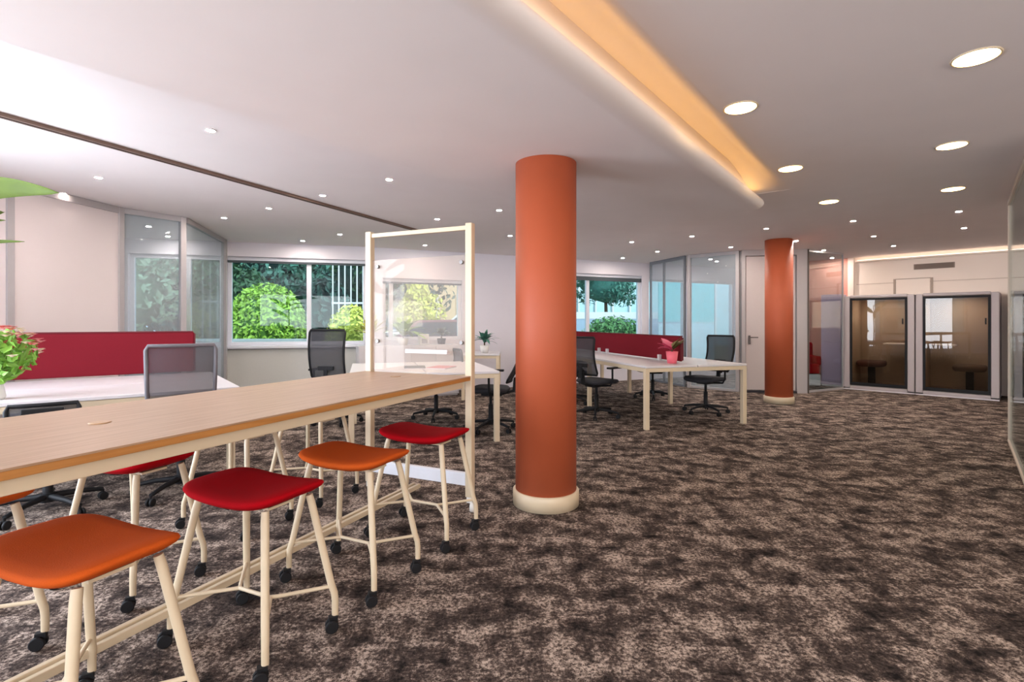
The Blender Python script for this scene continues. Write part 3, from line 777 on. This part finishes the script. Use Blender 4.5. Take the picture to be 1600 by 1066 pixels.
def palm(label, loc, r, h, nl, ll, lw, m, potm, droop=.5, cat='plant', spread=.9, name='potted_plant', stem=.1):
    t = thing(name, label, cat, loc)
    pot(t, r, h, potm)
    fm_ = MB()
    for i in range(nl):
        a = 2 * PI * i * .381966 + rng.uniform(-.2, .2); el = rng.uniform(.25, 1.25)
        d = Vector((math.cos(a) * math.cos(el) * spread, math.sin(a) * math.cos(el) * spread, math.sin(el)))
        fm_.blade((math.cos(a) * .01, math.sin(a) * .01, h * .9 + stem * rng.uniform(.5, 1)), d, ll * rng.uniform(.75, 1.15), lw, droop * rng.uniform(.6, 1.2))
    fm_.build('leaves', m, t)
    MB().tube([(0, 0, h * .85), (0, 0, h * .9 + stem)], .012, 8).build('stem', M_STEM, t)
    return t
palm('bright green broad-leaved plant on the white cabinet, seen through the glass board', on_cab(.74, .10), .09, .11, 24, .46, .12, M_LEAFB, M_POTW)
palm('dark green bushy plant on the right end of the cabinet, behind the glass board', on_cab(1.42), .08, .10, 26, .22, .07, M_LEAFD, M_BLACK)
palm('leafy plant with yellow-green leaves at the left end of the white cabinet', on_cab(.20, .10), .09, .12, 28, .40, .09, M_LEAFY, M_POTW, droop=.3, spread=.6)
palm('small dark plant in a white pot on the side table beside the high table post', (-.46, 8.55, .7505), .08, .13, 26, .30, .06, M_LEAFT, M_POTW)
t = thing('coffee_machine', 'small white box-shaped appliance on the cabinet between the two plants', 'appliance', on_cab(1.1), ca)
MB().box((0, 0, .09), (.16, .14, .18)).build('body', M_POTW, t, bevel=.01); MB().box((0, -.072, .06), (.10, .012, .08)).build('recess', M_GREY, t)

# pink plant on right bench
pp = G(1050, 568, .75)
t = thing('potted_plant', 'pink flowering plant in a bright pink pot on the right bench desk', 'plant', (pp.x, pp.y, .7505))
pot(t, .075, .15, M_POTP)
MB().tube([(0, 0, .12), (0, 0, .2)], .01, 8).build('stem', M_STEM, t)
a_ = MB(); b_ = MB()
for i in range(9):
    an = PI * .8 + rng.uniform(-.9, .9); a_.blade((0, 0, .17), (math.cos(an), math.sin(an) * .6, rng.uniform(.3, .9)), rng.uniform(.17, .27), .15, .25)
for i in range(9):
    an = rng.uniform(-1.0, .9); b_.blade((0, 0, .17), (math.cos(an), math.sin(an) * .6, rng.uniform(.6, 1.8)), rng.uniform(.16, .26), .11, .15)
a_.build('flowers', M_MAG, t); b_.build('leaves', mat('leaf_olive', (120, 110, 62), .6, noise=.3), t)

# bouquet on left desk
bq = Vector((-3.46, 3.42, .7505))
t = thing('flower_bouquet', 'bouquet of pink and cream flowers with green leaves on the left desk', 'flowers', bq)
MB().lathe([(.05, 0), (.06, .02), (.045, .10), (.055, .16), (.05, .16), (.04, .10), (.001, .03)], n=24).build('vase', M_POTW, t)
lv = MB(); lv.leaves((0.02, 0, .30), (.22, .2, .17), 520, .032, rng, .2); lv.leaves((.0, 0, .18), (.12, .12, .08), 120, .03, rng, .2); lv.build('leaves', mat('leaf_fresh', (120, 170, 60), .55, noise=.35, nscale=12), t)
st = MB()
for i in range(14):
    a = rng.uniform(0, 2 * PI); st.tube([(0, 0, .05), (math.cos(a) * .06, math.sin(a) * .06, .22), (math.cos(a) * .17, math.sin(a) * .17, rng.uniform(.34, .46))], .003, 5)
st.build('stems', M_LEAF, t)
for m_, n_, s_ in ((M_PETAL, 34, 'blossom'), (M_PETALW, 30, 'blossom'), (mat('petal_coral', (226, 120, 110), .6, noise=.1), 9, 'blossom')):
    for i in range(n_):
        while True:
            a = rng.uniform(0, 2 * PI); e_ = rng.uniform(-.1, 1.45)
            if True: break
        c = Vector((math.cos(a) * math.cos(e_) * .26 + .02, math.sin(a) * math.cos(e_) * .22, .30 + math.sin(e_) * .19)); f_ = MB()
        for k in range(6):
            b = 2 * PI * k / 6; f_.blade(c, (math.cos(b), math.sin(b), .5), .036, .040, .2, n=4)
        f_.lathe([(.001, -.004), (.010, 0), (.001, .010)], c=c, n=8)
        f_.build(s_, m_, t)

# big-leaf plant at left edge
t = thing('leafy_floor_plant', 'tall floor plant whose large green leaf reaches into the photo at the left edge', 'plant', (-3.05, 2.62, 0))
pot(t, .17, .32, M_POTW)
MB().tube([(0, 0, .28), (.02, 0, 1.0), (.0, 0, 1.88)], [.02, .016, .01], 10).build('stem', M_STEM, t)
def leaf_to(base, tip, w, sag=.06):
    mb = MB(); base = Vector(base); tip = Vector(tip); d = tip - base; L = d.length; dn = d.normalized(); side = dn.cross(Vector((0, 0, 1))).normalized()
    vs = []; n = 16
    tw = Vector((0, 0, 1)); wd = (side * .55 + tw * .83).normalized()
    for i in range(n + 1):
        k = i / n; p = base + d * k + Vector((0, 0, sag * math.sin(PI * k)))
        ww = w * .5 * (math.sin(PI * k ** .75) ** .75 if 0 < k < 1 else 0) + .001
        vs += [p - wd * ww, p - wd * ww * .5 + side * .01, p, p + wd * ww * .5 + side * .008, p + wd * ww]
    fs = [(5 * i + j, 5 * i + j + 1, 5 * i + j + 6, 5 * i + j + 5) for i in range(n) for j in range(4)]
    return mb.add(vs, fs, True)
leaf_to((.0, 0, 1.86), (.75, -.02, 1.925), .125, .06).build('leaf', M_LEAF, t)
for (bx, tp, w_) in (((0, 0, 1.7), (.46, .0, 1.79), .04), ((0, 0, 1.6), (.53, .03, 1.685), .03), ((0, 0, 1.6), (-.5, .1, 1.9), .16), ((0, 0, 1.6), (.05, -.5, 2.0), .16), ((0, 0, 1.6), (-.1, .55, 1.95), .16), ((0, 0, 1.4), (-.4, -.35, 1.6), .15)):
    leaf_to(bx, tp, w_, .03).build('leaf', M_LEAF, t)

# magazines on middle desk
for (px, py, a, col, lab) in ((648, 571, .2, (60, 50, 58), 'dark magazine lying on the middle desk, behind the glass board'), (690, 573, -.3, (206, 120, 128), 'pink and white magazine lying beside the dark one on the middle desk')):
    p = D(px, 5.75, .751); t = thing('magazine', lab, 'magazine', p, a)
    MB().box((0, 0, .006), (.23, .30, .011)).build('pages', M_WHITE, t); MB().box((0, 0, .0135), (.232, .302, .003)).build('cover', mat('cover_%d' % px, col, .4, noise=.3, nscale=14), t)

# ------------------------------------------------------------------ garden outside
struct('ground_outside', MB().prism([(-40, 6.0), (-7.4, 7.2), (-2.6, 9.1), (9.9, 14.9), (40, 15), (40, 60), (-40, 60)], -.15, -.11), mat('garden_ground', (128, 134, 104), .9, noise=.3, nscale=1))
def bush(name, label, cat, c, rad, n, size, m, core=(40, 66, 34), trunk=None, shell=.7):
    t = thing(name, label, cat, (c[0], c[1], -.11)); r = random.Random(int(abs(c[0] * 100 + c[1])))
    f_ = MB(); zc = c[2] + .11
    if trunk:
        MB().tube([(0, 0, 0), (.05, 0, zc * .5), (0, 0, zc)], [trunk, trunk * .8, trunk * .5], 10).build('trunk', M_STEM, t)
        for k in range(6):
            f_.leaves((r.uniform(-.6, .6) * rad[0], r.uniform(-.4, .4) * rad[1], zc + r.uniform(-.5, .5) * rad[2]), tuple(q * .6 for q in rad), n // 6, size, r, .45)
    else:
        MB().tube([(0, 0, 0), (.02, 0, zc)], [.06, .04], 8).build('stem', M_STEM, t)
        f_.leaves((0, 0, zc), rad, n, size, r, shell)
    k = .78 if not trunk else .7
    f_.build('foliage', m, t)
    MB().lathe([(.05, zc - rad[2] * k), (.6, zc - rad[2] * k * .8), (.95, zc - rad[2] * k * .3), (1, zc + rad[2] * k * .1), (.85, zc + rad[2] * k * .55), (.5, zc + rad[2] * k * .87), (.05, zc + rad[2] * k)], n=20, sx=rad[0] * k, sy=rad[1] * k).build('foliage_core', mat('core_%d_%d_%d' % core, core, .9, noise=.5, nscale=8), t)  # solid core filling the crown, darker than the leaves around it
    return t
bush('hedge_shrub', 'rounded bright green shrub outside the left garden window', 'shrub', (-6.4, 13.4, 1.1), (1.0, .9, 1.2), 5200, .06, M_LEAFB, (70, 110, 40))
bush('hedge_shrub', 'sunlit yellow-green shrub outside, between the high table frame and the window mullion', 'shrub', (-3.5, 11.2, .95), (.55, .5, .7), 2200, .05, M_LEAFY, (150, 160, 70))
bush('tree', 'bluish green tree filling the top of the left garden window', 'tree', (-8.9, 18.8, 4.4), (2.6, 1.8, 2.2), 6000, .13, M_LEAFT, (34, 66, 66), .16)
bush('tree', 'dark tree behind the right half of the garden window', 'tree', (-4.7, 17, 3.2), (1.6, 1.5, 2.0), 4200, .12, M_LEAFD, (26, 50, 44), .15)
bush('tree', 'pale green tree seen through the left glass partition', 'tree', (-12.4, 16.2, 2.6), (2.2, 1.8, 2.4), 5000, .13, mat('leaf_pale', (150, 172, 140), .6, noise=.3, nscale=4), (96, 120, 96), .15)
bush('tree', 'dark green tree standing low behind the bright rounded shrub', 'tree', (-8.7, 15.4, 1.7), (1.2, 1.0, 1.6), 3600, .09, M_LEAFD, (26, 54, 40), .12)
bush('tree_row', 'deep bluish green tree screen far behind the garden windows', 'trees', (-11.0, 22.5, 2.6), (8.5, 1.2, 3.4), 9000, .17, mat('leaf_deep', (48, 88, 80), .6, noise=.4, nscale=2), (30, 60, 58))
t = thing('garden_wall', 'low pale garden wall outside below the rounded shrub', 'wall', (-8.2, 11.6, -.11))
MB().box((0, 0, .47), (7.0, .2, .94)).build('wall_body', mat('render_pale', (196, 200, 196), .9, noise=.05), t); MB().box((0, 0, .965), (7.0, .28, .05)).build('coping', mat('coping_grey', (160, 164, 164), .8, noise=.05), t)
t = thing('garden_fence', 'tall white railing outside the upper right of the garden window', 'fence', (-4.55, 14.2, -.11))
r_ = MB(); r_.box((0, 0, 1.9), (.9, .04, .05)); r_.box((0, 0, 3.0), (.9, .04, .05)); r_.build('rails', M_WHITE, t)
for i in range(6): MB().box((-.42 + i * .168, 0, 1.6), (.03, .03, 3.1)).build('baluster', M_WHITE, t)
# beige building + car beyond the middle window
t = thing('beige_building', 'sandy beige building front beyond the middle window', 'building', (-1.6, 24, -.11))
MB().box((0, .5, 3.0), (6.4, 1, 6)).build('facade', mat('sand_render', (232, 200, 164), .9, noise=.12, nscale=.8), t)
for x in (-2.2, -.6, 1.0, 2.4):
    MB().box((x, -.02, 2.1), (.8, .08, 1.2)).build('window_frame', mat('shutter_white', (236, 226, 214), .7), t)
MB().box((0, -.06, 3.4), (6.4, .15, .12)).build('ledge', M_WHITE, t)
def car(label, loc, rz, bodym):
    t = thing('parked_car', label, 'car', loc, rz)
    pr_ = [(-2.1, .35), (-2.1, .75), (-1.9, .92), (-1.2, .98), (-.7, 1.42), (.9, 1.45), (1.5, 1.02), (2.05, .9), (2.1, .35)]
    m_ = MB(); n = len(pr_); vs = [(x, -.8, z) for x, z in pr_] + [(x, .8, z) for x, z in pr_]
    m_.add(vs, [tuple(range(n)), tuple(range(n, 2 * n))[::-1]] + [(i, i + n, (i + 1) % n + n, (i + 1) % n) for i in range(n)]); m_.build('body', bodym, t, bevel=.05, segs=3)
    w_ = MB(); vs = [(-1.05, z_y, 1.0) for z_y in (-.81, .81)]
    for y in (-.806, .806): w_.add([(-1.1, y, 1.0), (-.66, y, 1.36), (.84, y, 1.38), (1.32, y, 1.02)], [(0, 1, 2, 3)])
    w_.build('side_windows', mat('car_glass', (50, 60, 70), .1), t)
    for x in (-1.3, 1.3):
        for y in (-.78, .78): MB().wheel((x, y, .31), (0, 1, 0), .31, .2, 24).build('wheel', M_BLACK, t)
    return t
car('white car parked outside the middle window', (-1.0, 17.5, -.11 + .35), .1, mat('car_white', (226, 230, 236), .2))
car('dark red car parked outside, low in the middle window', (-2.0, 14.4, -.11), .25, mat('car_maroon', (110, 50, 60), .25))
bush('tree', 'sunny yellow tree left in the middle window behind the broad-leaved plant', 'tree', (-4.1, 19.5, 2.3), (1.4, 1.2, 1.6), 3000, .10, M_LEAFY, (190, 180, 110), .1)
# right side outside
t = thing('glass_building', 'pale office building with bluish curtain wall beyond the right windows', 'building', (5.5, 30, -.11))
MB().box((0, .5, 4.5), (16, 1, 9)).build('facade', mat('curtain_wall', (176, 204, 212), .4, noise=.25, nscale=.9), t)
for k in range(16): MB().box((-7.6 + k * 1.0, -.06, 4.5), (.09, .12, 9)).build('mullion', M_WHITE, t)
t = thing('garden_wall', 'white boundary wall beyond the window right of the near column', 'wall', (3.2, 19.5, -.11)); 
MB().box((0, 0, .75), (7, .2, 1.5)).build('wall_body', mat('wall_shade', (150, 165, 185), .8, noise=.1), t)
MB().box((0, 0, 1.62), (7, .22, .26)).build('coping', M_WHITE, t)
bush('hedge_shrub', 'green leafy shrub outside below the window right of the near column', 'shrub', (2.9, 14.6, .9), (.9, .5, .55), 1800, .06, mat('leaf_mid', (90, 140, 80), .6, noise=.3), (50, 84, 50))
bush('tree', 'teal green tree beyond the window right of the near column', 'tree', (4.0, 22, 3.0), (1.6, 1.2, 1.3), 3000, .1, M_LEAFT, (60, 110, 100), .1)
t = thing('hoarding', 'bright turquoise hoarding outside the glass room', 'hoarding', (5.95, 17.5, -.11))
MB().box((0, 0, 2.05), (1.9, .06, 1.35)).build('panel', mat('turquoise_sheet', (110, 200, 206), .5, noise=.1, nscale=2), t)
MB().box((0, .0, .66), (1.9, .08, 1.32)).build('lower_panel', mat('pale_blue_sheet', (190, 216, 226), .6, noise=.1, nscale=2), t)

# ------------------------------------------------------------------ light
w = bpy.data.worlds.new('World'); SC.world = w; w.use_nodes = True
nt = w.node_tree; bg = nt.nodes['Background']
sky = nt.nodes.new('ShaderNodeTexSky'); sky.sky_type = 'HOSEK_WILKIE'; sky.turbidity = 4; sky.sun_direction = (.4, -.6, .69)
mx = nt.nodes.new('ShaderNodeMix'); mx.data_type = 'RGBA'; mx.inputs[0].default_value = .75; mx.inputs[7].default_value = (.86, .92, 1, 1)
nt.links.new(sky.outputs[0], mx.inputs[6]); nt.links.new(mx.outputs[2], bg.inputs[0]); bg.inputs[1].default_value = 2.6
sun = bpy.data.lights.new('sun', 'SUN'); sun.energy = 3.6; sun.angle = .03; sun.color = (1, .95, .85)
so = bpy.data.objects.new('sun', sun); C.objects.link(so); so.rotation_euler = Vector((-.5, .62, -.6)).to_track_quat('-Z', 'Y').to_euler()
def area(name, loc, direction, sx, sy, power, col):
    l = bpy.data.lights.new(name, 'AREA'); l.shape = 'RECTANGLE'; l.size = sx; l.size_y = sy; l.energy = power; l.color = col
    o = bpy.data.objects.new(name, l); C.objects.link(o); o.location = loc
    o.rotation_euler = Vector(direction).to_track_quat('-Z', 'Z').to_euler(); return o
# daylight coming through the windows beside and behind the camera (the lamps fill the window openings)
area('daylight_left_1', (-4.66, 2.2, 1.55), (1, 0, 0), 2.5, 1.5, 185, (.80, .88, 1))
area('daylight_left_2', (-4.66, -.9, 1.55), (1, 0, 0), 2.7, 1.5, 185, (.80, .88, 1))
area('daylight_back_1', (-1.9, -2.95, 1.65), (0, 1, 0), 3.5, 1.25, 80, (1, .96, .93))
area('daylight_back_2', (2.3, -2.95, 1.65), (0, 1, 0), 3.5, 1.25, 90, (1, .88, .76))
area('daylight_back_3', (6.6, -2.95, 1.65), (0, 1, 0), 3.7, 1.25, 120, (1, .82, .66))

# ------------------------------------------------------------------ camera
cam = bpy.data.cameras.new('camera'); co = bpy.data.objects.new('camera', cam); C.objects.link(co)
co.location = (0, 0, CAMZ); co.rotation_euler = (PI / 2, 0, 0)
cam.sensor_width = 36; cam.lens = 36 * F / 1600; cam.shift_y = -(533 - HOR) / 1600; cam.clip_start = .05; cam.clip_end = 200
SC.camera = co
SC.view_settings.view_transform = 'Standard'; SC.view_settings.look = 'None'; SC.view_settings.exposure = 0.3; SC.view_settings.gamma = 1
SC.cycles.max_bounces = 10; SC.cycles.diffuse_bounces = 5; SC.cycles.transparent_max_bounces = 24; SC.cycles.sample_clamp_indirect = 6
SC.cycles.use_denoising = True
